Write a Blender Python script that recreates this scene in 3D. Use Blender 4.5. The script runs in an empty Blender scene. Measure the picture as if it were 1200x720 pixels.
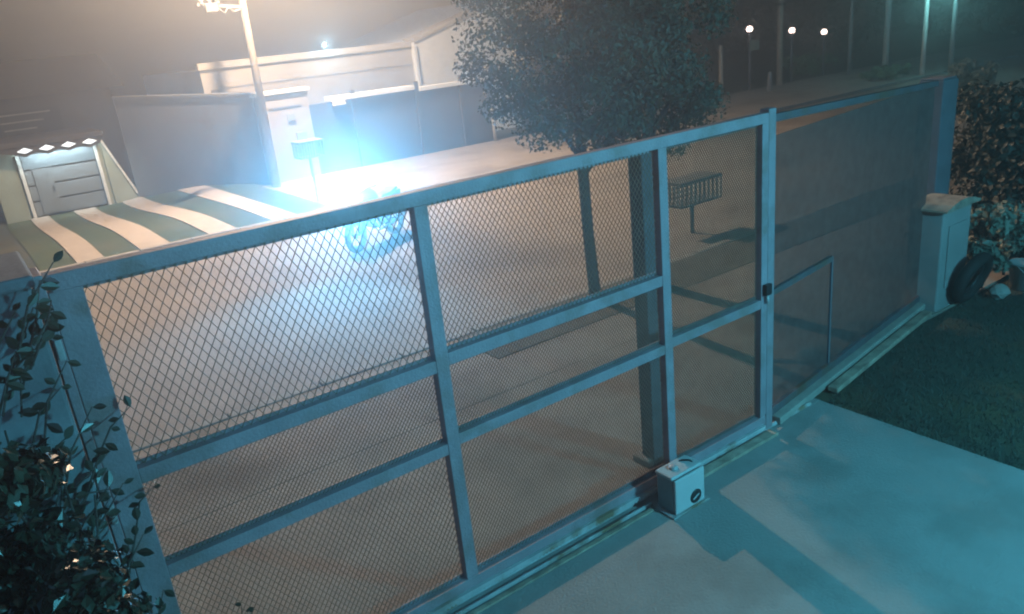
import bpy, bmesh, math, random
from mathutils import Vector, Matrix
R = math.radians
random.seed(11)
sc = bpy.context.scene
col = sc.collection

# ------------------------------------------------------------------ camera
cam_d = bpy.data.cameras.new("camera")
cam = bpy.data.objects.new("camera", cam_d); col.objects.link(cam)
yaw, pitch, roll = .596, .341, -.106
fw = Vector((math.sin(yaw)*math.cos(pitch), math.cos(yaw)*math.cos(pitch), -math.sin(pitch)))
rt = Vector((math.cos(yaw), -math.sin(yaw), 0)); up = rt.cross(fw)
r2 = math.cos(roll)*rt + math.sin(roll)*up; u2 = -math.sin(roll)*rt + math.cos(roll)*up
m = Matrix((r2, u2, -fw)).transposed().to_4x4(); m.translation = (3.434, -3.666, 3.396)
cam.matrix_world = m
cam_d.sensor_width = 36; cam_d.lens = 36*912.956/1200
cam_d.clip_start = .05; cam_d.clip_end = 1000
sc.camera = cam

# ------------------------------------------------------------------ sky, blue fill, exposure
w = bpy.data.worlds.new("World"); sc.world = w; w.use_nodes = True
nt = w.node_tree; nt.nodes.clear()
sky = nt.nodes.new("ShaderNodeTexSky"); sky.sky_type = 'NISHITA'; sky.sun_disc = False
sky.sun_elevation = R(14); sky.sun_rotation = R(200); sky.altitude = 0; sky.dust_density = .3; sky.ozone_density = 4
bg = nt.nodes.new("ShaderNodeBackground"); bg.inputs[1].default_value = .007
ow = nt.nodes.new("ShaderNodeOutputWorld")
nt.links.new(sky.outputs[0], bg.inputs[0]); nt.links.new(bg.outputs[0], ow.inputs[0])
ml = bpy.data.lights.new("blue_fill", 'SUN'); ml.energy = .5; ml.angle = R(12); ml.color = (.22, .6, 1)  # no moon in view; blue fill added to lift the dark areas
blue_fill = bpy.data.objects.new("blue_fill", ml); col.objects.link(blue_fill)
blue_fill.rotation_euler = (R(62), 0, R(-35))
sc.view_settings.view_transform = 'Standard'; sc.view_settings.look = 'None'
sc.view_settings.gamma = 1; sc.view_settings.use_curve_mapping = False; sc.view_settings.exposure = 0
sc.cycles.use_denoising = True
sc.cycles.volume_bounces = 0; sc.cycles.max_bounces = 4; sc.cycles.diffuse_bounces = 2; sc.cycles.glossy_bounces = 2; sc.cycles.transparent_max_bounces = 4
sc.cycles.sample_clamp_indirect = 4
sc.cycles.filter_width = 2.0

# ------------------------------------------------------------------ materials
def mat(name, c1, c2=None, scale=3., rough=.75, metal=0., bump=0., bscale=None, detail=6, c3=None, scale3=.4, spec=.4):
    M = bpy.data.materials.new(name); M.use_nodes = True
    n = M.node_tree.nodes; l = M.node_tree.links; b = n["Principled BSDF"]
    b.inputs["Roughness"].default_value = rough; b.inputs["Metallic"].default_value = metal
    b.inputs["Specular IOR Level"].default_value = spec
    tc = n.new("ShaderNodeTexCoord")
    if c2 is None: c2 = tuple(v*.75 for v in c1)
    no = n.new("ShaderNodeTexNoise"); no.inputs["Scale"].default_value = scale; no.inputs["Detail"].default_value = detail
    no.inputs["Roughness"].default_value = .65
    l.new(tc.outputs["Object"], no.inputs["Vector"])
    cr = n.new("ShaderNodeValToRGB"); cr.color_ramp.elements[0].position = .33; cr.color_ramp.elements[1].position = .67
    cr.color_ramp.elements[0].color = (*c2, 1); cr.color_ramp.elements[1].color = (*c1, 1)
    l.new(no.outputs[0], cr.inputs[0]); out = cr.outputs[0]
    if c3 is not None:
        n3 = n.new("ShaderNodeTexNoise"); n3.inputs["Scale"].default_value = scale3; n3.inputs["Detail"].default_value = 7
        n3.inputs["Roughness"].default_value = .6
        l.new(tc.outputs["Object"], n3.inputs["Vector"])
        r3 = n.new("ShaderNodeValToRGB"); r3.color_ramp.elements[0].position = .5; r3.color_ramp.elements[1].position = .64
        l.new(n3.outputs[0], r3.inputs[0])
        mx = n.new("ShaderNodeMix"); mx.data_type = 'RGBA'
        l.new(r3.outputs[0], mx.inputs[0]); l.new(out, mx.inputs[6]); mx.inputs[7].default_value = (*c3, 1); out = mx.outputs[2]
    l.new(out, b.inputs["Base Color"])
    if bump:
        nb = n.new("ShaderNodeTexNoise"); nb.inputs["Scale"].default_value = bscale or scale*6; nb.inputs["Detail"].default_value = 8
        l.new(tc.outputs["Object"], nb.inputs["Vector"])
        bp = n.new("ShaderNodeBump"); bp.inputs["Strength"].default_value = bump; bp.inputs["Distance"].default_value = .02
        l.new(nb.outputs[0], bp.inputs["Height"]); l.new(bp.outputs[0], b.inputs["Normal"])
    return M
def emit(name, c, s):
    M = bpy.data.materials.new(name); M.use_nodes = True; n = M.node_tree.nodes
    b = n["Principled BSDF"]; b.inputs["Base Color"].default_value = (*c, 1)
    M.cycles.emission_sampling = 'NONE'
    b.inputs["Emission Color"].default_value = (*c, 1); b.inputs["Emission Strength"].default_value = s
    return M
def leafmat(name, c1, c2, rough=.5):
    M = mat(name, c1, c2, scale=2.2, rough=rough, spec=.5)
    b = M.node_tree.nodes["Principled BSDF"]
    b.inputs["Transmission Weight"].default_value = 0
    return M
MT = dict(
 steel=mat("painted gate steel", (.33,.285,.325), (.25,.215,.245), 4, .55, .05, .25, 60, c3=(.22,.18,.18), scale3=3.2),
 dimsteel=mat("dimmed fence steel", (.13,.12,.14), (.09,.08,.09), 4, .6, .05, .25, 60, c3=(.12,.08,.06), scale3=3.),  # darkened to stand in for weak light on the fence; rust spots besides
 mesh=mat("expanded metal wire", (.24,.19,.15), (.15,.12,.095), 8, .7, .2),
 fencemesh=mat("fence wire", (.20,.19,.19), (.13,.12,.12), 8, .7, .1),
 rack=mat("galvanised rack", (.52,.54,.56), (.36,.38,.4), 9, .5, .15, .2, 40, c3=(.25,.17,.11), scale3=3),
 motor=mat("motor cover plastic", (.50,.54,.56), (.44,.48,.5), 4, .45),
 motorside=mat("motor grey plastic", (.26,.28,.3), (.22,.24,.26), 4, .5),
 dark=mat("dark plastic", (.025,.028,.03), (.015,.017,.02), 5, .4),
 yard=mat("yard concrete", (.32,.33,.33), (.26,.27,.27), 1.6, .85, 0, .35, 45, c3=(.235,.24,.235), scale3=1.3),
 yardband=mat("track concrete", (.30,.31,.31), (.22,.23,.23), 4, .85, 0, .4, 40),
 rust=mat("rusty edging", (.48,.40,.32), (.2,.15,.12), 7, .8, 0, .3),
 grass=mat("lawn", (.065,.078,.06), (.042,.052,.04), 3, .95, 0, .6, 60, c3=(.09,.08,.045), scale3=.6),
 frontgrass=mat("front lawn", (.062,.092,.042), (.04,.06,.028), 3, .95, 0, .6, 60, c3=(.085,.095,.05), scale3=.5),
 blade=leafmat("grass blades", (.055,.062,.055), (.036,.043,.038), .7),
 road=mat("worn road", (.35,.305,.265), (.275,.238,.205), 1.1, .9, 0, .35, 30, c3=(.20,.172,.147), scale3=.22),
 walk=mat("pavement concrete", (.35,.31,.27), (.265,.232,.2), 1.8, .9, 0, .35, 35, c3=(.19,.16,.13), scale3=.5),
 verge=mat("verge soil", (.16,.135,.105), (.11,.095,.072), 4, .95, 0, .6, 30),
 kerb=mat("kerb concrete", (.36,.34,.31), (.25,.23,.21), 4, .9, 0, .3),
 strip=mat("drive strips", (.46,.41,.35), (.36,.31,.26), 3, .9, 0, .3, 30),
 whitewall=mat("white render", (.40,.37,.325), (.345,.315,.275), .8, .9, 0, .2, 25, c3=(.3,.27,.23), scale3=.5),
 greywall=mat("grey render", (.085,.088,.10), (.065,.068,.08), .7, .9, 0, .25, 20, c3=(.055,.058,.068), scale3=.4),
 oldwall=mat("weathered render", (.21,.2,.195), (.15,.145,.14), .5, .9, 0, .25, 20, c3=(.115,.115,.12), scale3=.35),
 garagewall=mat("green render", (.33,.38,.31), (.27,.31,.25), 2, .9, 0, .2),
 white=mat("white paint", (.75,.75,.72), (.65,.65,.62), 4, .6),
 door=mat("garage door steel", (.20,.23,.25), (.16,.185,.2), 3, .5, .1),
 roof=mat("dark roof", (.06,.05,.05), (.04,.035,.035), 4, .9, 0, .4),
 darkhouse=mat("dark house render", (.10,.095,.09), (.07,.065,.06), 1, .9),
 bark=mat("bark", (.10,.09,.08), (.05,.045,.04), 9, .95, 0, .9, 30),
 leaf=leafmat("tree leaves", (.11,.125,.09), (.07,.088,.06), .6),
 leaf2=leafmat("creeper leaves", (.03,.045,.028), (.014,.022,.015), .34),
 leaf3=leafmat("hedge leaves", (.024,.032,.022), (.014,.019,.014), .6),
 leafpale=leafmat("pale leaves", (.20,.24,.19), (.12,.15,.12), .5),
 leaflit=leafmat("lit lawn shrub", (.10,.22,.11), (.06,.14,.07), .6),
 pillar=mat("painted pillar", (.25,.28,.31), (.19,.21,.24), 1.5, .85, 0, .3, 25, c3=(.14,.15,.17), scale3=1.1),
 paleblock=mat("pale cabinet", (.33,.34,.34), (.26,.27,.27), 2, .8, 0, .2, 25, c3=(.2,.21,.21), scale3=1.),
 pole=mat("pale pole paint", (.48,.43,.35), (.36,.32,.26), 3, .8),
 polegrey=mat("grey pole", (.32,.33,.34), (.22,.23,.24), 3, .8),
 darkpost=mat("dark post", (.15,.16,.19), (.10,.11,.13), 3, .8),
 wood=mat("wood plank", (.18,.15,.12), (.11,.09,.07), 6, .85),
 tyre=mat("tyre rubber", (.02,.02,.02), (.012,.012,.012), 8, .8),
 chrome=mat("worn chrome", (.6,.6,.6), (.45,.45,.45), 6, .25, .9),
 bike=mat("bike paint", (.03,.033,.04), (.02,.022,.028), 4, .3),
 cloth=mat("dark cloth", (.05,.055,.07), (.03,.033,.045), 6, .9),
 helmet=mat("helmet shell", (.10,.11,.13), (.07,.08,.1), 3, .3),
 glove=mat("glove", (.03,.03,.03), (.02,.02,.02), 6, .8),
 basket=mat("basket metal", (.26,.25,.26), (.19,.18,.19), 5, .6, .4),
 stone=mat("pale stone", (.45,.44,.42), (.3,.3,.28), 6, .9, 0, .5),
 brick=mat("low red wall", (.24,.13,.10), (.16,.09,.07), 4, .9, 0, .3),
)

# ------------------------------------------------------------------ helpers
ORG = {}
def tag(o, label=None, cat=None, group=None, kind=None):
    if label: o["label"] = label
    if cat: o["category"] = cat
    if group: o["group"] = group
    if kind: o["kind"] = kind
    return o
def thing(name, loc, label, cat, group=None):
    o = bpy.data.objects.new(name, None); col.objects.link(o); o.location = loc
    o.empty_display_size = .2; ORG[o.name] = Vector(loc)
    return tag(o, label, cat, group)
class MB:
    def __init__(s): s.v = []; s.f = []; s.sm = []
    def add(s, vs, fs, smooth=False):
        b = len(s.v); s.v += [Vector(p) for p in vs]; s.f += [tuple(i+b for i in f) for f in fs]; s.sm += [smooth]*len(fs); return s
    def box(s, x0, x1, y0, y1, z0, z1):
        return s.add([(x0,y0,z0),(x1,y0,z0),(x1,y1,z0),(x0,y1,z0),(x0,y0,z1),(x1,y0,z1),(x1,y1,z1),(x0,y1,z1)],
            [(0,3,2,1),(4,5,6,7),(0,1,5,4),(1,2,6,5),(2,3,7,6),(3,0,4,7)])
    def beam(s, a, b, wd, ht, upv=(0,0,1)):
        a = Vector(a); b = Vector(b); d = (b-a).normalized(); u = Vector(upv); sd = d.cross(u).normalized(); u = sd.cross(d)
        vs = []
        for p in (a, b):
            for i, j in ((-1,-1),(1,-1),(1,1),(-1,1)): vs.append(p + sd*(i*wd/2) + u*(j*ht/2))
        return s.add(vs, [(0,3,2,1),(4,5,6,7),(0,1,5,4),(1,2,6,5),(2,3,7,6),(3,0,4,7)])
    def tube(s, pts, rad, n=10, cap=True):
        pts = [Vector(p) for p in pts]; rs = rad if isinstance(rad, (list, tuple)) else [rad]*len(pts)
        vs = []; fs = []; ref = None
        for i, p in enumerate(pts):
            d = ((pts[min(i+1, len(pts)-1)] - pts[max(i-1, 0)])).normalized()
            if ref is None:
                ref = Vector((0,0,1)) if abs(d.z) < .9 else Vector((1,0,0))
            a = d.cross(ref).normalized(); b = d.cross(a).normalized(); ref = -b if False else ref
            for k in range(n):
                t = 2*math.pi*k/n; vs.append(p + a*(math.cos(t)*rs[i]) + b*(math.sin(t)*rs[i]))
        for i in range(len(pts)-1):
            for k in range(n):
                k2 = (k+1) % n; fs.append((i*n+k, i*n+k2, (i+1)*n+k2, (i+1)*n+k))
        s.add(vs, fs, True)
        if cap:
            b = len(s.v) - len(vs)
            s.f.append(tuple(b+k for k in range(n))[::-1]); s.sm.append(False)
            s.f.append(tuple(b+(len(pts)-1)*n+k for k in range(n))); s.sm.append(False)
        return s
    def prism(s, poly, axis, a, b):
        # poly: 2-D points in the plane across `axis`
        def P(q, t):
            if axis == 'y': return (q[0], t, q[1])
            if axis == 'x': return (t, q[0], q[1])
            return (q[0], q[1], t)
        n = len(poly); vs = [P(q, a) for q in poly] + [P(q, b) for q in poly]
        fs = [tuple(range(n)), tuple(range(2*n-1, n-1, -1))] + [(i, n+i, n+(i+1) % n, (i+1) % n) for i in range(n)]
        return s.add(vs, fs)
    def lathe(s, prof, c, n=20, ax='z'):
        vs = []; fs = []
        for r, h in prof:
            for k in range(n):
                t = 2*math.pi*k/n; a, b = r*math.cos(t), r*math.sin(t)
                vs.append(Vector(c) + (Vector((a,b,h)) if ax == 'z' else Vector((a,h,b)) if ax == 'y' else Vector((h,a,b))))
        for i in range(len(prof)-1):
            for k in range(n):
                k2 = (k+1) % n; fs.append((i*n+k, i*n+k2, (i+1)*n+k2, (i+1)*n+k))
        return s.add(vs, fs, True)
    def leaf(s, p, nrm, size, asp=1.7):
        # a leaf with a point and a fold: 4 triangles
        nrm = nrm.normalized(); t = Vector((random.gauss(0,1), random.gauss(0,1), random.gauss(0,1)))
        t = (t - nrm*t.dot(nrm)).normalized(); b = nrm.cross(t); L = size*asp/2; W = size/2
        b0 = len(s.v)
        s.v += [p - t*L, p + b*W - t*L*.1 + nrm*W*.25, p + t*L, p - b*W - t*L*.1 + nrm*W*.25]
        s.f += [(b0, b0+1, b0+2), (b0, b0+2, b0+3)]; s.sm += [False, False]
    def build(s, name, material, parent=None, bevel=0, origin=None):
        me = bpy.data.meshes.new(name)
        if parent is not None: o0 = ORG[parent.name]
        elif origin is not None: o0 = Vector(origin)
        else:
            o0 = Vector((0,0,0))
        me.from_pydata([tuple(v - o0) for v in s.v], [], s.f); me.update()
        me.polygons.foreach_set("use_smooth", s.sm)
        bm = bmesh.new(); bm.from_mesh(me)
        if len(bm.faces) < 60000: bmesh.ops.recalc_face_normals(bm, faces=bm.faces)
        bm.to_mesh(me); bm.free()
        me.materials.append(MT[material] if isinstance(material, str) else material)
        o = bpy.data.objects.new(name, me); col.objects.link(o)
        if parent is not None: o.parent = parent
        else: o.location = o0
        ORG[o.name] = o0
        if bevel:
            md = o.modifiers.new("bevel", 'BEVEL'); md.width = bevel; md.segments = 2; md.limit_method = 'ANGLE'
        return o
def box(name, material, parent, x0, x1, y0, y1, z0, z1, bevel=0): return MB().box(x0,x1,y0,y1,z0,z1).build(name, material, parent, bevel)
def struct(o): o["kind"] = "structure"; return o

# ------------------------------------------------------------------ setting: ground, road, pavements
def ramp(x, y):
    def sm(t): t = max(0, min(1, t)); return t*t*(3-2*t)
    return -.42*sm((y-14.5)/8.) * (1 - sm((x-7.4)/2.4))
def gz(x, y):
    if 4.05 < y < 12.95: return -.16
    return -.03 + ramp(x, y)
xs = sorted(set([-150,-80,-40,-20] + [i*.8-4 for i in range(24)] + [16,20,26,34,45,60,90,150]))
ys = sorted(set([-150,-80,-40,-15,-6,-1,0,2,4.0,4.1,8,12.9,13.0] + [13+i*.7 for i in range(1, 17)] + [26,32,45,70,110,150]))
g = MB(); g.add([(x,y,gz(x,y)) for y in ys for x in xs], [(j*len(xs)+i, j*len(xs)+i+1, (j+1)*len(xs)+i+1, (j+1)*len(xs)+i) for j in range(len(ys)-1) for i in range(len(xs)-1)], True)
struct(g.build("ground", "grass"))
struct(box("road", "road", None, -140, 140, 4.05, 12.95, -.30, -.10))
pv = MB(); pv.box(-140, 140, .26, 2.27, -.2, .0); pv.box(-140, 7.7, 2.29, 3.88, -.2, -.003); pv.box(7.7, 140, 2.29, 3.006, -.2, -.004)
struct(pv.build("pavement", "walk"))
struct(box("verge", "verge", None, 7.704, 140, 3.01, 3.886, -.2, .005))
struct(box("far_pavement", "walk", None, 10.2, 140, 13.12, 17.95, -.2, .0))
# kerbs, stone by stone
def kerb(name, y0, y1, xa, xb):
    k = struct(thing(name, (xa, (y0+y1)/2, -.12), None, None))
    base = MB().box(xa+.008, xa+.992, y0, y1, -.22, .012).build("kerb_stone", "kerb", k, .012)
    for i in range(1, int(xb-xa)):
        c = base.copy(); col.objects.link(c); c.parent = k; c.location.x = i; c.location.z = random.uniform(-.006, .006)
    return k
kerb("near_kerb", 3.89, 4.04, -2, 40); kerb("far_kerb", 12.96, 13.11, -2, 44)
# yard
struct(box("yard_paving", "yard", None, -12, 9.12, -12, -.02, -.2, .0))
struct(box("track_foundation", "yardband", None, 2.4, 9.12, -.015, .255, -.2, .004))
# lawn in front of the garage
lx = [4.25+.4*i for i in range(16)]; ly = [13.13+.7*i for i in range(15)]
fl_ = MB().add([(x, y, ramp(x, y)-.012) for y in ly for x in lx], [(j*16+i, j*16+i+1, (j+1)*16+i+1, (j+1)*16+i) for j in range(14) for i in range(15)], True)
struct(fl_.build("front_lawn", "frontgrass"))
# drive strips down to the garage
for xa, xb in ((4.88,5.36),(6.02,6.60),(7.38,7.96),(8.74,9.32)):
    s_ = MB(); n = 14; vs = []
    for i in range(n+1):
        y = 13.12 + (22.9-13.12)*i/n
        for x in (xa, xb): vs.append((x, y, ramp(x, y)+.012))
        for x in (xa, xb): vs.append((x, y, ramp(x, y)-.15))
    fs = []
    for i in range(n):
        a = i*4; b = a+4; fs += [(a,a+1,b+1,b),(a,b,b+2,a+2),(a+1,a+3,b+3,b+1)]
    fs += [(0,2,3,1),(n*4,n*4+1,n*4+3,n*4+2)]
    struct(s_.add(vs, fs).build("drive_strip", "strip"))

# ------------------------------------------------------------------ sliding gate
GX = [3.677, 5.383, 7.217, 8.29]; ZT = 2.64; RZ = {0: (1.634, 1.10), 1: (1.655, 1.135), 2: (None, 1.165)}
gate = thing("sliding_gate", (5.98, 0, .06), "blue grey steel sliding gate with diamond mesh panels in three bays", "gate")
box("top_rail", "steel", gate, GX[0]-.05, GX[3]+.035, -.035, .035, ZT-.075, ZT, .004)
box("bottom_rail", "steel", gate, GX[0]-.05, GX[3]+.035, -.036, .036, .05, .16, .004)
for i, x in enumerate(GX):
    wd = (.065, .042, .04, .032)[i]
    box("upright", "steel", gate, x-wd, x+wd, -.033, .033, .16, ZT-.075, .004)
WD = (.065, .042, .04, .032)
def lattice(name, x0, x1, z0, z1, cw, ch, parent, t=.006, y=.012, mt="mesh"):
    mb = MB(); sl = ch/cw
    for sgn in (1, -1):
        yy = y + sgn*.0022; c0 = z0 - sl*(x1-x0) if sgn > 0 else z0
        c1 = z1 if sgn > 0 else z1 + sl*(x1-x0)
        k = c0
        while k < c1:
            # z = k + sgn*sl*(x-x0)
            xa, xb = x0, x1
            for zz in (z0, z1):
                pass
            lo, hi = sorted(((z0-k)/(sgn*sl)+x0, (z1-k)/(sgn*sl)+x0))
            xa, xb = max(x0, lo), min(x1, hi)
            if xb - xa > .004:
                a = Vector((xa, yy, k+sgn*sl*(xa-x0))); b = Vector((xb, yy, k+sgn*sl*(xb-x0)))
                d = (b-a).normalized(); nn = Vector((-d.z, 0, d.x))*t/2; dy = Vector((0, .002, 0))
                mb.add([a-nn-dy, a+nn-dy, b+nn-dy, b-nn-dy, a-nn+dy, a+nn+dy, b+nn+dy, b-nn+dy], [(0,1,2,3),(7,6,5,4),(0,4,5,1),(2,6,7,3),(1,5,6,2),(3,7,4,0)])
            k += ch*random.uniform(.985, 1.015)
    return tag(mb.build(name, mt, parent), kind="stuff")
for i in range(3):
    xa, xb = GX[i]+WD[i]-.004, GX[i+1]-WD[i+1]+.004
    u, l = RZ[i]
    zs = [ZT-.073]
    if u: box("cross_rail", "steel", gate, xa+.004, xb-.004, -.03, .03, u-.038, u+.038, .004); zs += [u+.036, u-.036]
    box("cross_rail", "steel", gate, xa+.004, xb-.004, -.03, .03, l-.036, l+.036, .004); zs += [l+.034, l-.034]
    zs += [.158]
    cells = ([(.046,.076),(.025,.034),(.034,.05)], [(.034,.05),(.024,.033),(.028,.04)], [(.022,.033),(.022,.033)])[i]
    for (cw, ch), zt, zb in zip(cells, zs[0::2], zs[1::2]):
        lattice("mesh_panel", xa, xb, zb, zt, cw, ch, gate, t=.0034 if cw > .045 else (.0028 if cw > .03 else .0025))
    # slim flat bars that clamp the mesh
    for zt, zb in zip(zs[0::2], zs[1::2]):
        box("clamp_bar", "steel", gate, xa+.004, xb-.004, .018, .028, zb+.004, zb+.026)
        box("clamp_bar", "steel", gate, xa+.004, xb-.004, .018, .028, zt-.026, zt-.004)
rk = MB(); rk.box(GX[0], GX[3], -.062, -.037, .062, .092)
for i in range(150):
    x = GX[0]+.02+i*.03
    if x < GX[3]-.02: rk.box(x, x+.016, -.06, -.039, .05, .062)
rk.build("gear_rack", "rack", gate)
for x in (4.2, 7.75):
    MB().lathe([(.012,-.02),(.055,-.02),(.055,-.008),(.04,0),(.055,.008),(.055,.02),(.012,.02)], (x,0,.06), 18, 'y').build("wheel", "rack", gate)
# right end: a thin second upright bar and latch
box("end_bar", "steel", gate, GX[3]+.036, GX[3]+.058, -.02, .02, .16, ZT-.01, .003)
lt = box("latch", "dark", gate, GX[3]-.02, GX[3]+.05, -.075, -.037, 1.24, 1.33, .006)
MB().tube([(GX[3]+.015,-.056,1.24),(GX[3]+.015,-.056,1.17)], .012).build("latch_bolt", "rack", lt)

trk = thing("gate_track", (6, -.03, .0), "steel ground track and pale edging along the foot of the gate", "track")
MB().prism([(-.018,.004),(.018,.004),(.008,.028),(-.008,.028)], 'x', 2.6, 9.0).build("running_rail", "rack", trk)
box("edge_angle", "rack", trk, 2.6, 6.9, -.112, -.098, .004, .03, .002)
box("edge_strip", "rust", trk, 2.6, 6.86, -.17, -.135, .002, .016, .003)
box("edge_strip", "rust", trk, 7.3, 8.36, -.14, -.05, .002, .03, .006)
box("edge_angle", "rack", trk, 2.6, 9.0, .10, .116, .004, .03, .002)

gm = thing("gate_motor", (7.07, -.24, 0), "pale grey box shaped gate motor at the foot of the gate", "gate motor")
box("base_plate", "rack", gm, 6.88, 7.26, -.345, -.13, .002, .014)
box("housing", "motorside", gm, 6.92, 7.215, -.305, -.145, .014, .28, .014)
box("front_cover", "motor", gm, 6.918, 7.222, -.332, -.309, .014, .292, .01)
box("lid", "motor", gm, 6.91, 7.225, -.305, -.14, .283, .312, .012)
el = MB(); el.lathe([(.0,-.004),(.05,-.004),(.055,0),(.055,.006)], (0,0,0), 26, 'y')
el.v = [Vector((7.125+v.x*1.05, -.3345+v.y, .085+v.z*1.0)) for v in el.v]
bd = el.build("badge", "dark", gm)
MB().beam((7.09,-.3405,.072),(7.15,-.3405,.098),.002,.012).build("badge_mark", "motor", bd)
MB().lathe([(.03,0),(.034,.004),(.034,.012),(.02,.022),(0,.024)], (7.02,-.22,.312), 18).build("release_knob", "rack", gm)
MB().tube([(7.12,-.18,.313),(7.13,-.2,.325),(7.17,-.23,.322),(7.18,-.26,.316)], .006).build("cable", "dark", gm)

# ------------------------------------------------------------------ fixed fence to the right of the gate
FA, FB = Vector((8.42, .03, 0)), Vector((11.78, .50, 0)); fd = (FB-FA).normalized(); fn = Vector((-fd.y, fd.x, 0)); FL = (FB-FA).length
fence = thing("mesh_fence", tuple(FA), "dim teal mesh fence panel between the gate end and the pale cabinet", "fence")
def fpt(s, z, off=0): return FA + fd*s + fn*off + Vector((0,0,z))
MB().beam(fpt(-.02,.0), fpt(-.02,ZT+.02), .085, .085, (0,1,0)).build("post", "steel", fence, .006)
MB().beam(fpt(.02,ZT-.06), fpt(FL,2.44), .05, .06).build("top_rail", "dimsteel", fence, .004)
MB().beam(fpt(.02,1.19), fpt(1.12,1.19), .04, .05).build("cross_rail", "dimsteel", fence, .004)
MB().beam(fpt(.02,.12), fpt(FL,.12), .05, .07).build("bottom_rail", "dimsteel", fence, .004)
MB().beam(fpt(1.14,.1), fpt(1.14,1.2), .018, .018, (0,1,0)).build("stay_bar", "darkpost", fence)
lat = lattice("mesh_panel", .02, FL, .14, 2.44, .021, .03, None, t=.0027, mt="fencemesh")
lat["kind"] = "stuff"; lat.parent = fence; lat.location = (0,0,0); lat.rotation_euler.z = math.atan2(fd.y, fd.x)
fk = MB(); fk.beam(fpt(.08,.035,-.02), fpt(FL,.035,-.02), .14, .07); fk.build("footing", "kerb", fence, .01)
fk = MB(); fk.beam(fpt(.9,.02,-.16), fpt(FL-.2,.02,-.16), .1, .05); fk.build("footing", "rust", fence, .01)

pst = thing("stop_post", (7.37,.33,0), "dark square post standing close behind the gate's third upright", "post")
box("shaft", "darkpost", pst, 7.31, 7.50, .262, .40, -.05, 2.5, .01)
box("foot", "kerb", pst, 7.25, 7.56, .27, .46, -.05, .05, .02)
box("cap", "darkpost", pst, 7.29, 7.52, .255, .42, 2.5, 2.54, .01)

# ------------------------------------------------------------------ pillars beside the gate
lp = thing("gate_pillar", (3.1, .05, 0), "blue grey rendered pillar at the left end of the gate", "pillar")
box("shaft", "pillar", lp, 2.45, 3.56, -.13, .42, -.05, 2.63, .015)
box("guide_post", "steel", lp, 3.568, 3.606, -.10, .10, 0, 2.66, .004)
box("cap", "pillar", lp, 2.42, 3.575, -.16, .45, 2.63, 2.68, .012)
for z in (.7, 1.5, 2.3): box("guide_bracket", "rack", lp, 3.575, 3.60, -.125, -.101, z, z+.09, .003)

rp = thing("utility_cabinet", (12.0,.55,0), "pale low masonry cabinet with rounded cap at the end of the fence", "cabinet")
box("body", "paleblock", rp, 11.72, 12.33, .28, .60, -.05, 1.13, .02)
n = 10; cp = [(11.66,1.13)] + [(11.66+.73*i/n, 1.15+.075*math.sin(math.pi*i/n)) for i in range(n+1)] + [(12.39,1.13)]
MB().prism(cp, 'y', .22, .615).build("cap", "rust", rp)
box("door", "paleblock", rp, 11.84, 12.22, .262, .279, .25, .95, .005)
tp = thing("square_post", (12.35,.76,0), "tall dark square post rising behind the pale cabinet", "post")
box("shaft", "darkpost", tp, 12.2, 12.5, .63, .9, -.05, 2.42, .012)
box("side_strip", "darkpost", tp, 12.502, 12.56, .65, .88, -.05, 2.4, .006)
box("cap", "darkpost", tp, 12.205, 12.495, .635, .895, 2.42, 2.44, .01)

# ------------------------------------------------------------------ foliage helpers
def clump_crown(mb, centres, n, size, flat=0., asp=1.7):
    for _ in range(n):
        c, r = random.choice(centres)
        d = Vector((random.gauss(0,1), random.gauss(0,1), random.gauss(0,1))).normalized()
        rr = r*(random.random()**.45)
        p = c + Vector((d.x*rr, d.y*rr, d.z*rr*.8))
        nm = (d + Vector((random.gauss(0,.6), random.gauss(0,.6), random.gauss(0,.6)+.3)))
        mb.leaf(p, nm, size*random.uniform(.6, 1.3), asp)
def tree(loc, trunk_r, h0, top, rx, label, nleaf, group=None, leafsz=.085, lean=0, rad_c=.5, ncl=55, cz=None, mt="leaf", cat="tree"):
    t = thing("street_tree", loc, label, cat, group); L = Vector(loc)
    tips = []
    lim = MB()
    tr = [L + Vector((0,0,-.1)), L + Vector((.01,0,.12)), L + Vector((lean*.3,.02,h0*.5)), L + Vector((lean,.0,h0)), L + Vector((lean*1.3,0,h0+(top-h0)*.45)), L + Vector((lean*1.4,.05,top*.86))]
    tk = MB().tube(tr, [trunk_r*1.5, trunk_r*1.1, trunk_r, trunk_r*.95, trunk_r*.55, trunk_r*.15], 12).build("trunk", "bark", t)
    for k in range(11):
        a = k*2.4 + random.random(); hz = h0*.92 + (top-h0)*.5*(k/11.)
        b0 = L + Vector((lean, 0, hz)); e = rx*random.uniform(.55, .85)
        b1 = b0 + Vector((math.cos(a)*e*.5, math.sin(a)*e*.5, random.uniform(.25,.6))); b2 = b0 + Vector((math.cos(a)*e, math.sin(a)*e, random.uniform(.2,1.1)))
        MB().tube([b0, b1, b2], [trunk_r*.45, trunk_r*.28, trunk_r*.1], 7).build("limb", "bark", t)
        tips += [b1, b2]
    cl = []
    zc = cz if cz else (h0+top)/2
    for k in range(ncl):
        while True:
            v = Vector((random.uniform(-1,1), random.uniform(-1,1), random.uniform(-1,1)))
            if .25 < v.length < 1: break
        p = L + Vector((lean + v.x*rx, v.y*rx*.8, zc + v.z*(top-h0)/2))
        cl.append((p, rad_c*random.uniform(.55, 1.15)))
    cl += [(p, rad_c*.6) for p in tips]
    cr = MB(); clump_crown(cr, cl, nleaf, leafsz)
    cr.build("crown", mt, t)
    return t
tree((9.68, 3.62, 0), .072, 1.75, 6.2, 1.4, "slim trunked leafy street tree behind the gate, left of its pair", 56000, "street trees outside the gate", cz=3.9, lean=-.05, leafsz=.033, ncl=90, rad_c=.42)
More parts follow.
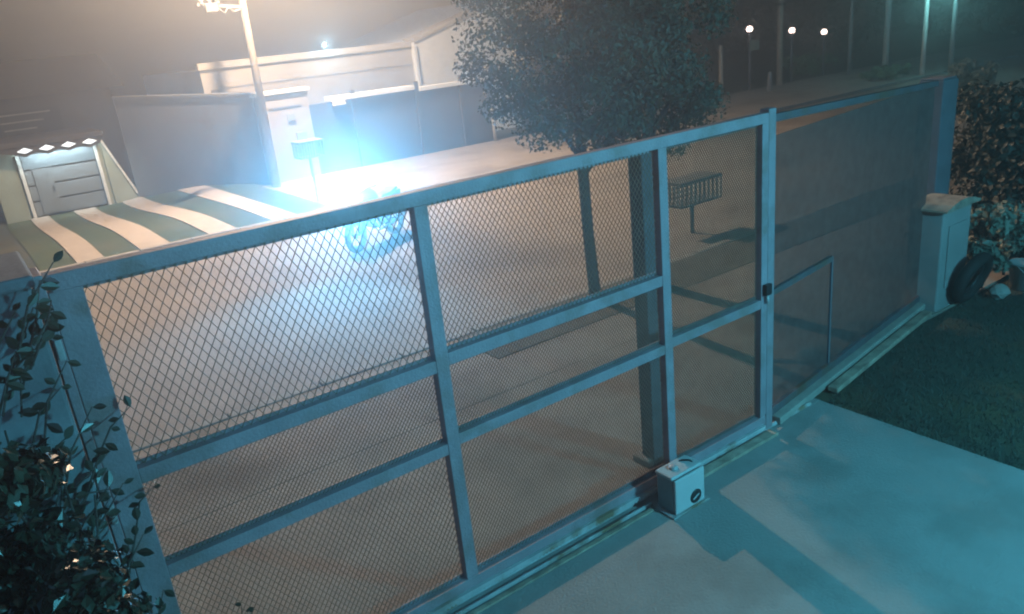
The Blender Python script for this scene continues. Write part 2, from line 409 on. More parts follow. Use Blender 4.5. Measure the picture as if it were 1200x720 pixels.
tree((10.56, 3.4, 0), .10, 1.7, 6.0, 1.05, "thicker street tree behind the gate, right of its pair", 46000, "street trees outside the gate", cz=3.85, lean=.0, leafsz=.033, ncl=85, rad_c=.42)

# ------------------------------------------------------------------ creeper in the left foreground
cr_t = thing("creeper_bush", (3.2, -.6, 0), "dark glossy creeper bush over the pillar left of the gate", "bush")
cl = []
for k in range(80):
    z = random.uniform(.1, 2.32); f = 1 - max(0, z-1.3)*.5
    cl.append((Vector((random.uniform(2.9, 3.18 + .34*f), random.uniform(-.95,-.35), z)), random.uniform(.10,.18)))
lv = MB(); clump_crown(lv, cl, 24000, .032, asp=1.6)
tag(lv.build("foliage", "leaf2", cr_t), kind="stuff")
for k in range(14):
    x = random.uniform(3.0, 3.45); y = random.uniform(-.8,-.4)
    MB().tube([(x,y,-.02),(x+random.uniform(-.1,.1),y+.05,.7),(x+random.uniform(-.15,.1),y,1.4),(x+random.uniform(-.2,.1),y+.05,random.uniform(1.7,2.2))], [.014,.011,.008,.004], 6).build("stem", "bark", cr_t)
def big_leaf(p, ang, tilt, size):
    # broad pointed leaf, seven points with a folded midrib
    pr = [(0,0),(.28,.36),(.42,.75),(.30,1.15),(0,1.55),(-.30,1.15),(-.42,.75),(-.28,.36)]
    rot = Matrix.Rotation(ang, 3, 'Y') @ Matrix.Rotation(tilt, 3, 'X')
    vs = [p + rot @ Vector((a*size, .22*abs(a)*size, b*size)) for a, b in pr] + [p + rot @ Vector((0,0,b*size)) for b in (.5, 1.)]
    return MB().add(vs, [(0,1,8),(1,2,8),(2,9,8),(2,3,9),(3,4,9),(4,5,9),(5,6,9),(6,8,9),(6,7,8),(7,0,8)])
sprays = [[(3.36,-.5,1.2),(3.46,-.45,1.32),(3.54,-.4,1.38),(3.62,-.34,1.5)], [(3.4,-.5,1.0),(3.5,-.45,1.1),(3.6,-.38,1.08),(3.68,-.3,1.2)],
          [(3.35,-.45,1.6),(3.44,-.4,1.75),(3.52,-.35,1.8),(3.6,-.3,1.76)], [(3.3,-.45,1.9),(3.4,-.4,2.02),(3.5,-.33,2.05)],
          [(3.4,-.5,.85),(3.55,-.45,.92),(3.66,-.4,.86),(3.74,-.33,.98)], [(3.3,-.4,2.2),(3.38,-.36,2.35),(3.44,-.33,2.45)], [(3.45,-.5,.7),(3.58,-.45,.8),(3.7,-.36,.74)],
          [(3.55,-.4,1.36),(3.64,-.28,1.5),(3.70,-.16,1.58),(3.78,-.1,1.6)], [(3.5,-.35,1.78),(3.6,-.25,1.9),(3.68,-.12,1.95),(3.78,-.08,2.0)],
          [(3.4,-.4,1.45),(3.5,-.3,1.62),(3.6,-.2,1.68)], [(3.35,-.4,2.0),(3.45,-.3,2.18),(3.55,-.2,2.22)]]
for k in range(34):
    x0 = random.uniform(3.28, 3.5); z0 = random.uniform(.7, 2.5); y0 = random.uniform(-.5,-.25); dz = random.uniform(.05,.3)
    sprays.append([(x0,y0,z0),(x0+random.uniform(.03,.1),y0+.05,z0+dz*.5),(x0+random.uniform(.1,.2),y0+.1,z0+dz)])
for sp in sprays:
    MB().tube(sp, [.0045]*(len(sp)-1)+[.002], 6).build("stem", "bark", cr_t)
    for a, b in zip(sp, sp[1:]):
        for t in (.45, 1.):
            p = Vector(a).lerp(Vector(b), t)
            big_leaf(p + Vector((0,-.01,0)), random.uniform(-2.6,2.6), random.uniform(-.7,.5), random.uniform(.028,.05)).build("leaf", "leaf2", cr_t)
wd = thing("weed", (3.98, -.07, 0), "small spindly weed growing at the foot of the gate's left bay", "plant")
for k in range(6):
    a = k*1.05; tip = Vector((3.98+math.cos(a)*.07, -.09+math.sin(a)*.03, .74+random.uniform(-.05,.08)))
    MB().tube([(3.98,-.09,0),(3.98,-.09,.62),tuple(tip)], [.005,.004,.002], 5).build("stem", "bark", wd)
    big_leaf(tip, random.uniform(-2,2), .2, .03).build("leaf", "leaf2", wd)

# ------------------------------------------------------------------ right side of the yard
gr = MB()
for _ in range(26000):
    x = 9.10 + (random.random()**1.3)*5.5 + random.gauss(0,.02); y = random.uniform(-4.2, .25)
    if y > .0 + (x-8.42)*.14 - .15: continue
    a = random.random()*6.3; h = random.uniform(.02,.055); ww = .004
    gr.add([(x-ww*math.cos(a), y-ww*math.sin(a), -.03), (x+ww*math.cos(a), y+ww*math.sin(a), -.03), (x+random.gauss(0,.02), y+random.gauss(0,.02), h-.03)], [(0,1,2)])
tag(gr.build("lawn_grass", "blade"), "short dark grass to the right of the yard paving", "grass", kind="stuff")
hg = thing("boundary_hedge", (14.3, .5, 0), "tall very dark hedge along the right edge of the yard", "hedge")
cl = [(Vector((random.uniform(13.6,14.8), random.uniform(-5,1.35), random.uniform(.1,1.95))), random.uniform(.32,.5)) for _ in range(260)]
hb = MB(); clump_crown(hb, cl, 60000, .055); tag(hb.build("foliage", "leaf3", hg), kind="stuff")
for k in range(7): MB().tube([(14.2,-4.6+k*.8,-.05),(14.25,-4.6+k*.8,1.2),(14.2,-4.5+k*.8,2.0)], [.04,.03,.01], 7).build("trunk", "bark", hg)
ty = thing("old_tyre", (12.46,.22,0), "dark worn tyre leaning against the side of the pale cabinet", "tyre")
def torus(c, Rr, r, nu=28, nv=10, ax='y', tilt=0):
    mb = MB(); vs = []; fs = []
    for i in range(nu):
        a = 2*math.pi*i/nu
        for j in range(nv):
            b = 2*math.pi*j/nv; q = Rr + r*math.cos(b)
            v = Vector((q*math.cos(a), r*math.sin(b), q*math.sin(a)))
            if ax == 'x': v = Vector((v.y, v.x, v.z))
            v = Matrix.Rotation(tilt, 3, 'X' if ax == 'y' else 'Y') @ v
            vs.append(Vector(c)+v)
    for i in range(nu):
        for j in range(nv): fs.append((i*nv+j, ((i+1) % nu)*nv+j, ((i+1) % nu)*nv+(j+1) % nv, i*nv+(j+1) % nv))
    return mb.add(vs, fs, True)
torus((12.16,.13,.31), .25, .065, 32, 10, 'y', .32).build("tread", "tyre", ty)
torus((12.16,.13,.31), .17, .02, 32, 8, 'y', .32).build("bead", "dark", ty)
bk = thing("white_bucket", (13.05,-.02,0), "pale plastic bucket on the grass by the dark hedge", "bucket")
MB().lathe([(0,0),(.11,0),(.145,.30),(.155,.30),(.155,.32),(.135,.32),(.105,.02),(0,.02)], (13.05,-.02,-.02), 24).build("pail", "paleblock", bk)
MB().tube([(12.90,-.02,.28),(12.92,-.1,.2),(13.05,-.14,.17),(13.18,-.1,.2),(13.2,-.02,.28)], .006).build("handle", "rack", bk)
for i, (x, y, h, lab) in enumerate(((12.75,.28,.95,"pale leaved shrub between the pale cabinet and the dark hedge"),(13.35,.3,.8,"low pale leaved shrub at the right edge behind the bucket"))):
    sh = thing("pale_shrub", (x,y,0), lab, "shrub", "shrubs by the hedge")
    cl = [(Vector((x+random.uniform(-.2,.2), y+random.uniform(-.2,.2), random.uniform(.3,h))), .13) for _ in range(14)]
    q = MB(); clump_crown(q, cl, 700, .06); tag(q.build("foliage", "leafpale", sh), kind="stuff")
    for k in range(5): MB().tube([(x,y,-.03),(x+random.uniform(-.1,.1),y+random.uniform(-.1,.1),h*.5),(x+random.uniform(-.18,.18),y,h*.9)], [.014,.01,.004], 6).build("stem", "bark", sh)
def rock(name, c, r, label, material="stone", cat="stone"):
    bm = bmesh.new(); bmesh.ops.create_icosphere(bm, subdivisions=2, radius=1)
    for v in bm.verts:
        k = 1 + random.uniform(-.16,.16); v.co = Vector((v.co.x*r[0]*k, v.co.y*r[1]*k, v.co.z*r[2]*k))
    me = bpy.data.meshes.new(name); bm.to_mesh(me); bm.free(); me.materials.append(MT[material])
    o = bpy.data.objects.new(name, me); col.objects.link(o); o.location = c; return tag(o, label, cat)
rock("pale_stone", (12.62,.02,.05), (.13,.1,.09), "small pale stone on the grass beside the tyre")

# ------------------------------------------------------------------ across the street: walls, garage, houses
ga = thing("garage", (6.0, 23, -.43), "small pale green garage with lit grey sectional door", "garage")
box("wall", "garagewall", ga, 4.3, 4.98, 23.0, 26, -.5, 1.62)
box("wall", "garagewall", ga, 7.1, 7.22, 23.0, 26, -.5, 1.62)
MB().prism([(7.225,-.5),(8.0,-.5),(7.85,-.22),(7.225,1.5)], 'y', 22.95, 23.15).build("wing_wall", "garagewall", ga)
MB().beam((7.26,22.93,1.50),(7.9,22.93,-.24),.06,.07,(0,1,0)).build("coping", "white", ga)
box("jamb", "white", ga, 4.98, 5.07, 22.93, 23.1, -.45, 1.4); box("jamb", "white", ga, 7.02, 7.10, 22.93, 23.1, -.45, 1.4)
box("roof_slab", "roof", ga, 4.2, 7.32, 22.55, 26.1, 1.64, 1.80, .02)
sc_ = MB()
pts = [(4.25,1.64)]
for i in range(4):
    x0 = 4.95+i*.56; pts += [(x0+.0,1.46),(x0+.28,1.36),(x0+.56,1.46)]
pts += [(7.3,1.64)]
sc_.prism(pts, 'y', 22.60, 22.66).build("valance", "roof", ga)
for i in range(4):
    x0 = 5.23+i*.56
    MB().prism([(x0-.2,1.53),(x0,1.46),(x0+.2,1.53),(x0,1.62)], 'y', 22.55, 22.595).build("diamond_lamp", emit("garage lamp glow", (.85,.95,1), 1.6) if i == 0 else bpy.data.materials["garage lamp glow"], ga)
dr = box("door", "dark", ga, 5.07, 7.02, 23.06, 23.1, -.43, 1.42)
for r_ in range(4):
    z0 = -.42 + r_*.455
    box("door_panel", "door", dr, 5.09, 7.0, 23.035, 23.058, z0+.025, z0+.43, .008)
box("wicket", "door", dr, 5.28, 5.78, 23.012, 23.034, -.36, .95, .006)
box("handle", "dark", dr, 5.7, 5.73, 22.99, 23.011, .25, .4)
ll = bpy.data.lights.new("garage_lamp", 'AREA'); ll.energy = 60; ll.size = 1.7; ll.shape = 'RECTANGLE'; ll.size_y = .1; ll.color = (.75,.95,1)
lo = bpy.data.objects.new("garage_lamp", ll); col.objects.link(lo); lo.location = (6.05, 22.72, 1.5); lo.rotation_euler = (R(15),0,0); lo.parent = None

hb_ = thing("dark_house", (3.5, 27, 0), "dark unlit house with pale louvres behind the garage", "house")
box("wall", "darkhouse", hb_, -3, 8.6, 27.2, 34, -.5, 2.9)
MB().prism([(26.8,2.9),(34.4,2.9),(30.6,4.1)], 'x', -3.4, 9).build("roof", "roof", hb_)
wi = box("window", "dark", hb_, 5.0, 6.9, 27.15, 27.19, 1.5, 2.5)
for i in range(3): box("louvre", "pole", wi, 5.05+.05*i, 6.6-.25*i, 27.10, 27.14, 2.36-i*.24, 2.41-i*.24)

lw = thing("boundary_wall", (9.2, 20.7, 0), "long weathered grey wall between the garage and the white pillar", "wall")
WA, WB = Vector((7.98, 22.95, 0)), Vector((10.62, 18.3, 0)); wdv = (WB-WA).normalized(); WL = (WB-WA).length
def wall_run(s0, s1, z0, za, zb, th, off=0):
    a = WA + wdv*s0; b = WA + wdv*s1; nn = Vector((-wdv.y, wdv.x, 0)); nn = nn*(th/2); o = Vector((wdv.y, -wdv.x, 0))*off
    return MB().add([a-nn-o+Vector((0,0,z0)), b-nn-o+Vector((0,0,z0)), b+nn-o+Vector((0,0,z0)), a+nn-o+Vector((0,0,z0)), a-nn-o+Vector((0,0,za)), b-nn-o+Vector((0,0,zb)), b+nn-o+Vector((0,0,zb)), a+nn-o+Vector((0,0,za))],
        [(0,3,2,1),(4,5,6,7),(0,1,5,4),(1,2,6,5),(2,3,7,6),(3,0,4,7)])
wall_run(0, WL, -.6, 2.62, 2.40, .2).build("wall", "oldwall", lw)
cpw = wall_run(-.03, WL, 2.62, 2.69, 2.47, .3); cpw.v = [v if i > 3 else v + Vector((0,0,0 if i in (0,3) else -.22)) for i, v in enumerate(cpw.v)]; cpw.build("coping", "oldwall", lw)

wp = thing("entrance_pillar", (11.25, 18.1, 0), "broad white entrance pillar with meter slots across the street", "pillar")
box("shaft", "whitewall", wp, 10.55, 11.98, 17.95, 18.4, -.05, 2.36, .02)
box("cap", "white", wp, 10.48, 12.05, 17.88, 18.47, 2.36, 2.46, .015)
box("slot", "darkpost", wp, 10.8, 11.75, 17.93, 17.948, 1.98, 2.02)
box("meter_box", "polegrey", wp, 11.28, 11.5, 17.90, 17.948, 1.62, 1.80, .008)
box("meter_box", "polegrey", wp, 11.45, 11.75, 17.90, 17.948, 1.05, 1.28, .008)

gw = thing("street_wall", (15, 18, 0), "blue grey street wall with white ledge right of the white pillar", "wall")
box("wall", "greywall", gw, 12.0, 18.3, 18.05, 18.25, -.05, 1.95)
box("ledge", "white", gw, 12.6, 15.35, 17.86, 18.3, 1.97, 2.1, .01)
box("ledge", "white", gw, 15.55, 18.0, 17.92, 18.3, 1.90, 2.02, .01)
for x in (13.3, 15.42, 17.0): box("pier", "greywall", gw, x, x+.12, 17.97, 18.04, 0, 2.2)
MB().prism([(12.62,1.86),(13.0,1.86),(12.9,2.08),(12.7,2.08)], 'y', 17.7, 17.85).build("awning", "white", gw)
cr2 = thing("corner_post", (18.05, 17.8, 0), "short pale post at the right end of the street wall", "post")
MB().tube([(18.05,17.8,-.05),(18.03,17.8,1.1)], [.06,.055], 12).build("shaft", "pole", cr2)
MB().lathe([(.07,0),(.07,.03),(0,.07)], (18.03,17.8,1.1), 12).build("cap", "pole", cr2)

wh = thing("white_house", (14, 19.5, 0), "white rendered house with flat parapet and rising right gable", "house")
box("wall", "whitewall", wh, 9.55, 16.5, 19.5, 27, -.05, 3.16)
MB().prism([(16.5,-.05),(20.6,-.05),(20.6,4.5),(16.5,3.3)], 'y', 19.3, 26).build("gable_wall", "white", wh)  # brighter white than the house walls, standing in for light on the gable
box("parapet", "whitewall", wh, 9.5, 16.49, 19.42, 19.62, 3.162, 3.36, .015)
MB().beam((16.5,19.6,3.37),(20.7,19.6,4.60),.75,.12).build("coping", "whitewall", wh)
box("string_course", "whitewall", wh, 10, 16.48, 19.475, 19.498, 2.62, 2.70)
box("vent", "darkpost", wh, 9.75, 9.98, 19.45, 19.498, 2.5, 2.6)
MB().tube([(16.55,19.25,.0),(16.55,19.25,3.2)], .04).build("downpipe", "polegrey", wh)
wh.location += Vector((.35,.95,0))
pl_ = thing("parapet_lamp", (13.75,19.38,3.4), "small cold white lamp glaring on the white house's parapet", "lamp")
box("bracket", "dark", pl_, 13.72, 13.78, 19.33, 19.55, 3.40, 3.44)
MB().lathe([(0,-.05),(.04,-.035),(.05,0),(.04,.035),(0,.05)], (13.75,19.33,3.50), 14).build("bulb", emit("parapet bulb", (.6,.9,1), 60), pl_)
pl_.location += Vector((.0,.95,.02))
kl = bpy.data.lights.new("parapet_light", 'POINT'); kl.energy = 60; kl.color = (.4,.8,1); kl.shadow_soft_size = .05
ko = bpy.data.objects.new("parapet_light", kl); col.objects.link(ko); ko.location = (13.75, 20.2, 3.52)

# ------------------------------------------------------------------ utility pole with street lamp
up_ = thing("street_lamp", (10.5, 17.35, 0), "tall pale street lamp pole beside the white pillar", "street lamp")
MB().tube([(10.42,17.35,-.1),(10.48,17.35,4),(10.55,17.35,8.6)], [.11,.09,.07], 14).build("pole", "pole", up_)
MB().tube([(10.55,17.35,8.3),(10.56,16.6,8.75),(10.6,15.6,8.8)], [.035,.03,.028], 10).build("arm", "polegrey", up_)
lh = MB().prism([(15.0,8.74),(15.65,8.72),(15.65,8.86),(15.3,8.92),(15.0,8.82)], 'x', 10.48, 10.72).build("lamp_head", "polegrey", up_)
box("lens", emit("sodium lens", (1,.62,.32), 40), lh, 10.51, 10.69, 15.05, 15.5, 8.715, 8.735)
ca = MB().beam((9.35,17.3,4.72),(10.44,17.3,4.6),.05,.07).build("crossarm", "polegrey", up_)
for x in (9.45, 9.65, 9.85): MB().lathe([(.02,0),(.06,.01),(.06,.05),(.035,.06),(.06,.07),(.055,.12),(0,.14)], (x,17.3,4.70), 12).build("insulator", "polegrey", ca)
box("junction_box", "polegrey", ca, 9.5, 9.8, 17.15, 17.26, 4.52, 4.72, .02)
MB().tube([(9.8,17.2,4.6),(9.95,17.2,4.48),(10.05,17.2,4.6),(10.2,17.25,4.5),(10.4,17.3,4.55)], .02, 8).build("cable_loop", "polegrey", ca)
sl = bpy.data.lights.new("street_lamp_light", 'SPOT'); sl.energy = 17000; sl.color = (1,.71,.48); sl.shadow_soft_size = .12; sl.spot_size = R(164); sl.spot_blend = .5
so = bpy.data.objects.new("street_lamp_light", sl); col.objects.link(so); so.location = (10.6, 15.28, 8.68); so.rotation_euler = (R(-12), 0, 0)

# ------------------------------------------------------------------ litter baskets on posts
def basket(loc, h, wx, wz, label):
    t = thing("litter_basket", loc, label, "litter basket", "litter baskets on posts"); x, y, z = loc
    MB().tube([(x,y,-.1),(x,y,h)], .035, 10).build("post", "basket", t)
    box("rim", "basket", t, x-wx/2, x+wx/2, y-.24, y+.24, h+wz-.05, h+wz, .008)
    box("floor", "basket", t, x-wx/2+.03, x+wx/2-.03, y-.2, y+.2, h, h+.03)
    nb = 9
    for i in range(nb+1):
        xx = x - wx/2 + .02 + (wx-.04)*i/nb
        for yy in (y-.22, y+.22): box("bar", "basket", t, xx-.012, xx+.012, yy-.006, yy+.006, h+.005, h+wz-.04)
    for i in range(1, 5):
        yy = y - .22 + .44*i/5
        for xx in (x-wx/2+.012, x+wx/2-.012): box("bar", "basket", t, xx-.006, xx+.006, yy-.012, yy+.012, h+.005, h+wz-.04)
    return t
basket((10.25,14.1,0), 1.05, .62, .40, "grey raised litter basket on a post before the white pillar")
basket((13.1,5.0,-.1), .42, .98, .42, "dim wide litter basket seen through the gate's right bay")

# ------------------------------------------------------------------ motorcycle and rider
HX, HY, HZ = 8.78, 9.05, 1.06
mc = thing("motorcycle", (9.6, 9.05, -.1), "dark motorcycle with a glaring blue white headlight in the street", "motorcycle")
def bp(x, z, y=0): return Vector((HX + x, HY + y, z - .1))
for x in (.16, 1.46):
    wh_ = torus(bp(x,.30), .25, .055, 30, 10, 'y').build("wheel", "tyre", mc)
    torus(bp(x,.30), .20, .014, 30, 8, 'y').build("rim", "bike", wh_)
    MB().lathe([(0,-.05),(.04,-.05),(.04,.05),(0,.05)], bp(x,.30), 14, 'y').build("hub", "bike", wh_)
    for k in range(10):
        a = k*math.pi/5; MB().tube([bp(x+.03*math.cos(a),.30+.03*math.sin(a)), bp(x+.195*math.cos(a),.30+.195*math.sin(a))], .004, 5).build("spoke", "bike", wh_)
for s_ in (-1, 1):
    MB().tube([bp(.16,.30,.075*s_), bp(.34,.78,.075*s_), bp(.42,1.0,.075*s_)], [.024,.024,.02], 10).build("fork", "bike", mc)
    MB().tube([bp(1.46,.30,.09*s_), bp(1.25,.72,.1*s_)], .022, 10).build("shock", "bike", mc)
    MB().tube([bp(1.46,.30,.08*s_), bp(.92,.36,.07*s_)], .02, 8).build("swing_arm", "bike", mc)
MB().tube([bp(.42,.95), bp(.62,.55), bp(.75,.30), bp(1.05,.30), bp(1.15,.62), bp(.5,.86)], .026, 10).build("frame", "bike", mc)
tk_ = MB(); 
for i, (x, wy, za, zb) in enumerate(((.46,.06,.80,.95),(.55,.13,.76,1.02),(.72,.15,.74,1.04),(.88,.11,.74,.96),(.96,.06,.76,.86))):
    tk_.v += [bp(x, za, -wy*.8), bp(x, za, wy*.8), bp(x, (za+zb)/2, wy), bp(x, zb, wy*.55), bp(x, zb, -wy*.55), bp(x, (za+zb)/2, -wy)]
    if i:
        b = (i-1)*6
        for k in range(6): tk_.f.append((b+k, b+(k+1) % 6, b+6+(k+1) % 6, b+6+k)); tk_.sm.append(True)
tk_.f += [(5,4,3,2,1,0), (24,25,26,27,28,29)]; tk_.sm += [False, False]
tk_.build("tank", "bike", mc)
sa = [(.90,.80),(1.0,.86),(1.3,.86),(1.52,.92),(1.56,.88),(1.3,.76),(.95,.74)]
MB().prism([tuple((bp(a,b).x, bp(a,b).z)) for a, b in sa], 'y', HY-.13, HY+.13).build("seat", "dark", mc, .02)
en = MB(); e0 = bp(.68,.32,-.13); e1 = bp(1.0,.60,.13); en.box(e0.x, e1.x, e0.y, e1.y, e0.z, e1.z); en.build("engine", "dark", mc, .03)
cyl = MB()
for k in range(6): cyl.lathe([(.0,0),(.085,0),(.085,.012),(.07,.014),(.07,.028)], bp(.74,.58+k*.028), 14)
cyl.build("cylinder_fins", "dark", mc)
MB().tube([bp(.72,.6,-.12), bp(.6,.45,-.15), bp(.72,.28,-.16), bp(1.1,.3,-.17), bp(1.6,.38,-.17)], [.02,.02,.02,.035,.04], 10).build("exhaust", "bike", mc)
def fender(x, a0, a1):
    mb = MB(); vs = []; n = 10
    for i in range(n+1):
        a = a0+(a1-a0)*i/n
        for y in (-.065, .065): vs.append(bp(x+.335*math.cos(a), .30+.335*math.sin(a), y))
        for y in (-.065, .065): vs.append(bp(x+.325*math.cos(a), .30+.325*math.sin(a), y))
    fs = []
    for i in range(n):
        b = i*4; c = b+4; fs += [(b,b+1,c+1,c),(b+2,c+2,c+3,b+3),(b,c,c+2,b+2),(b+1,b+3,c+3,c+1)]
    return mb.add(vs, fs, True)
fender(.16, .35, 2.4).build("fender", "bike", mc); fender(1.46, .3, 2.1).build("fender", "bike", mc)
MB().tube([bp(.52,1.14,-.36), bp(.47,1.10,-.2), bp(.42,1.02,-.06), bp(.42,1.02,.06), bp(.47,1.10,.2), bp(.52,1.14,.36)], .013, 8).build("handlebar", "bike", mc)
hl = MB().lathe([(.0,.22),(.06,.20),(.095,.12),(.10,.05),(.095,.05)], bp(.14,HZ+.0), 20, 'x').build("headlight", "dark", mc)
MB().lathe([(.094,.045),(.07,.01),(.035,-.01),(0,-.015)], bp(.14,HZ), 20, 'x').build("lens", emit("headlight lens", (.7,.92,1), 250), hl)
for s_ in (-1, 1):
    MB().prism([(bp(a_, b_).x, bp(a_, b_).z) for a_, b_ in ((.92,.34),(1.5,.55),(1.6,.86),(1.3,.84),(.98,.76),(.8,.5))], 'y', HY+.125*s_, HY+.15*s_).build("side_panel", "bike", mc, .01)
    MB().prism([(bp(a_, b_).x, bp(a_, b_).z) for a_, b_ in ((.36,.98),(.5,.9),(.74,.5),(.66,.36),(.5,.42),(.38,.72))], 'y', HY+.135*s_, HY+.155*s_).build("fairing", "bike", mc, .01)
tl = bp(1.66,.74); box("tail_light", "brick", mc, tl.x-.04, tl.x, tl.y-.06, tl.y+.06, tl.z-.03, tl.z+.03, .01)
hd = bpy.data.lights.new("headlight_light", 'SPOT'); hd.energy = 1800; hd.color = (.13,.56,1); hd.shadow_soft_size = .07; hd.spot_size = R(112); hd.spot_blend = .8
ho = bpy.data.objects.new("headlight_light", hd); col.objects.link(ho); ho.location = (HX-.06, HY-.12, HZ-.1); ho.rotation_euler = Vector((-.56,-.80,.22)).to_track_quat('-Z','Y').to_euler()

TURN = R(30)
def turn(o):
    d = o.location - Vector((HX, HY, o.location.z))
    o.location = Vector((HX, HY, o.location.z)) + Matrix.Rotation(TURN, 3, 'Z') @ d; o.rotation_euler.z = TURN
turn(mc)


# ------------------------------------------------------------------ far right: posts, poles, lamps, shrubs
def pole(name, x, y, h, r, material, label, lean=(0,0), group="poles along the far right"):
    t = thing(name, (x,y,0), label, "pole", group)
    MB().tube([(x,y,-.1),(x+lean[0]*.5,y+lean[1]*.5,h*.5),(x+lean[0],y+lean[1],h)], [r,r*.9,r*.75], 10).build("shaft", material, t); return t
pole("marker_post", 29.5, 18.0, 1.95, .10, "pole", "short pale post across the street right of the tree crown")
pole("marker_post", 30.9, 16.7, .75, .10, "polegrey", "stubby grey post below the far lamps")
p3 = pole("utility_pole", 32.9, 17.7, 7.0, .13, "pole", "pale utility pole between the first two far lamps")
box("band", "dark", p3, 32.75, 33.05, 17.55, 17.85, 3.2, 3.3)
pole("utility_pole", 36.8, 16.9, 7.5, .08, "polegrey", "thin dim pole just left of the brightest far pole")
p4 = pole("utility_pole", 38.0, 15.9, 7.5, .14, "white", "brightest white pole standing behind the far lit lawn")
p5 = pole("utility_pole", 36.0, 13.2, 3.2, .10, "white", "pale pole with a cable end at its top near the far shrub")
MB().tube([(36,13.2,3.15),(34.6,14.6,3.35),(33,16.4,3.5)], .02, 6).build("cable", "polegrey", p5)
pole("utility_pole", 36.5, 8.8, 6, .12, "darkpost", "dim dark pole above the hedge at the far right")
pole("utility_pole", 34.5, 6.0, 6, .10, "darkpost", "faint dark pole nearest the right edge above the hedge")
fl = thing("far_street_lamp", (36.2, 12.2, 0), "far lamp post with cyan light cut by the top edge", "street lamp")
MB().tube([(36.2,12.2,-.1),(36.2,12.2,3.5)], [.1,.07], 10).build("pole", "polegrey", fl)
fh = MB().beam((36.2,12.2,3.5),(35.3,12.4,3.62),.22,.1).build("lamp_head", "polegrey", fl)
MB().lathe([(0,-.09),(.1,-.06),(.13,0),(.1,.02)], (35.4,12.38,3.53), 14).build("lens", emit("cyan lens", (.3,.95,1), 14), fh)
fll = bpy.data.lights.new("far_lamp_light", 'POINT'); fll.energy = 150; fll.color = (.3,.95,.95); fll.shadow_soft_size = .15
flo = bpy.data.objects.new("far_lamp_light", fll); col.objects.link(flo); flo.location = (35.3,12.35,3.3)
for i, (x, y, z, lab) in enumerate(((31.3,18,2.42,"leftmost of the three far pinkish lamps, with a small sign below"),(34.15,18,2.13,"middle one of the three far pinkish lamps"),(36.5,18,1.88,"rightmost of the three far pinkish lamps"))):
    t = thing("globe_lamp", (x,y,0), lab, "lamp", "three far globe lamps")
    MB().tube([(x,y,-.1),(x,y,z-.1)], .045, 10).build("post", "darkpost", t)
    MB().lathe([(.05,-.14),(.09,-.12),(.09,-.1),(.03,-.09)], (x,y,z), 12).build("collar", "dark", t)
    MB().lathe([(0,-.13),(.08,-.11),(.13,-.04),(.13,.04),(.08,.11),(0,.13)], (x,y,z), 16).build("globe", emit("far globe", (1,.72,.62), 9) if i == 0 else bpy.data.materials["far globe"], t)
    if i == 0: box("sign", "leafpale", t, x-.05, x+.55, y-.06, y-.03, z-.85, z-.45)
def shrub(name, x, y, h, rx, n, material, label, size=.1, group=None):
    t = thing(name, (x,y,0), label, "shrub", group)
    cl = [(Vector((x+random.uniform(-rx,rx), y+random.uniform(-rx,rx)*.7, random.uniform(.15,h))), .25*h+.08) for _ in range(26)]
    q = MB(); clump_crown(q, cl, n, size); tag(q.build("foliage", material, t), kind="stuff")
    for k in range(4): MB().tube([(x,y,-.05),(x+random.uniform(-.3,.3)*rx,y,h*.5),(x+random.uniform(-.7,.7)*rx,y,h*.9)], [.03,.02,.008], 6).build("stem", "bark", t)
    return t
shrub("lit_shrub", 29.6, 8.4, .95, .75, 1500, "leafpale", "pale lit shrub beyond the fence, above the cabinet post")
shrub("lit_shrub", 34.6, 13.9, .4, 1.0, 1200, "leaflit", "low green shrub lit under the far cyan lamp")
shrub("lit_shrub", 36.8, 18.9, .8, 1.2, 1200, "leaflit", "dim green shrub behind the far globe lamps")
st = thing("roadside_shrine", (26.4,18.1,0), "small pale stone block on the far pavement under the tree crown", "stone block")
box("block", "stone", st, 26.1, 26.6, 17.9, 18.3, -.02, .30, .03); MB().prism([(26.15,.3),(26.55,.3),(26.35,.5)], 'y', 17.95, 18.25).build("top", "stone", st)
rw = thing("low_wall", (27,18.6,0), "low reddish wall along the far pavement", "wall")
box("wall", "brick", rw, 22, 29.2, 18.5, 18.7, -.05, .55); box("coping", "kerb", rw, 21.95, 29.25, 18.45, 18.75, .55, .61)
fwd_ = MB()
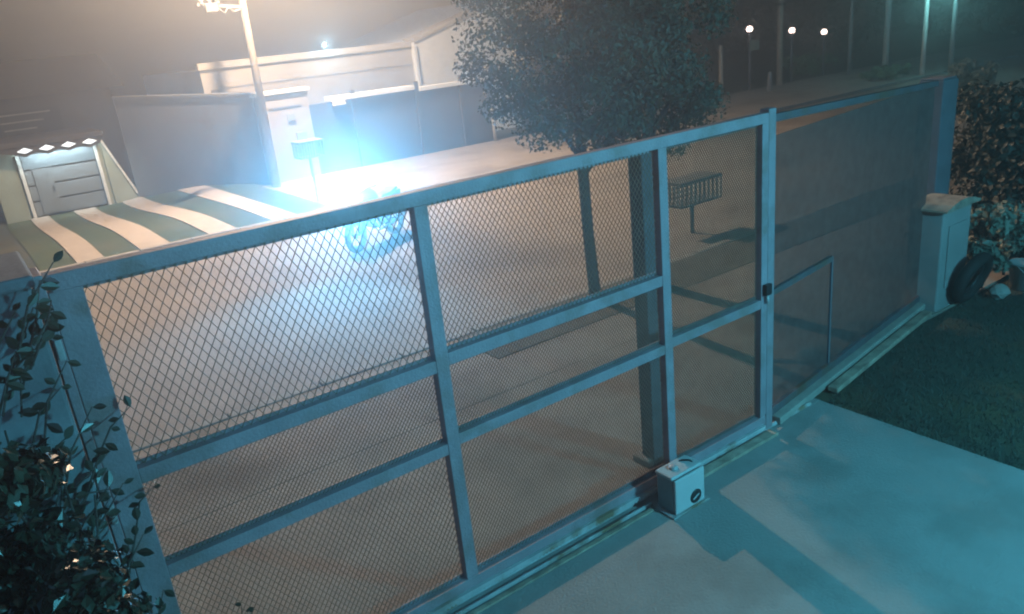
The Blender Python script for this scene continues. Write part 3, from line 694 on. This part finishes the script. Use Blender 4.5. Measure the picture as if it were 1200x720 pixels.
cl = [(Vector((random.uniform(42,85), random.uniform(30,46), random.uniform(.5,4.6))), random.uniform(1.2,2.)) for _ in range(170)] + \
     [(Vector((random.uniform(46,75), random.uniform(-8,30), random.uniform(.5,4.6))), random.uniform(1.2,2.)) for _ in range(120)]
clump_crown(fwd_, cl, 26000, .34)
tag(fwd_.build("far_trees", "leaf3"), "dark mass of far trees beyond the street", "trees", kind="stuff")

# ------------------------------------------------------------------ the yard's own wall lamp, on the house behind the camera
hw = thing("home_wall", (6, -6.3, 0), "pale house wall behind the yard, outside the picture", "wall")
box("wall", "whitewall", hw, 1, 13, -6.6, -6.3, -.05, 4.4)
wl = thing("wall_floodlight", (9.2, -6.2, 3.6), "cold white floodlight on the house wall behind the yard", "lamp")
box("bracket", "dark", wl, 9.15, 9.25, -6.29, -6.15, 3.55, 3.65)
box("housing", "dark", wl, 9.02, 9.38, -6.15, -6.08, 3.48, 3.74, .01)
box("lens", emit("flood lens", (.3,.85,1), 6), wl, 9.04, 9.36, -6.079, -6.072, 3.5, 3.72)
yl = bpy.data.lights.new("wall_floodlight_light", 'AREA'); yl.energy = 690; yl.size = .35; yl.color = (.12,.74,1)
yo = bpy.data.objects.new("wall_floodlight_light", yl); col.objects.link(yo); yo.location = (9.2, -6.05, 3.6)
yo.rotation_euler = (Vector((7.2, -.8, .0)) - yo.location).to_track_quat('-Z', 'Y').to_euler()

# ------------------------------------------------------------------ haze volume, added to carry lamp glow and lens veil
hz = box("haze", "stone", None, -158, 158, -158, 158, -1.6, 10.2)
M = bpy.data.materials.new("haze"); M.use_nodes = True; n = M.node_tree.nodes; n.clear()
o_ = n.new("ShaderNodeOutputMaterial"); v_ = n.new("ShaderNodeVolumePrincipled")
v_.inputs["Color"].default_value = (.9,.92,.95,1); v_.inputs["Density"].default_value = .0235; v_.inputs["Anisotropy"].default_value = .83
M.node_tree.links.new(v_.outputs[0], o_.inputs["Volume"])
hz.data.materials.clear(); hz.data.materials.append(M)
tag(hz, "thin haze volume added to carry the glow of the lamps", "haze", kind="stuff")
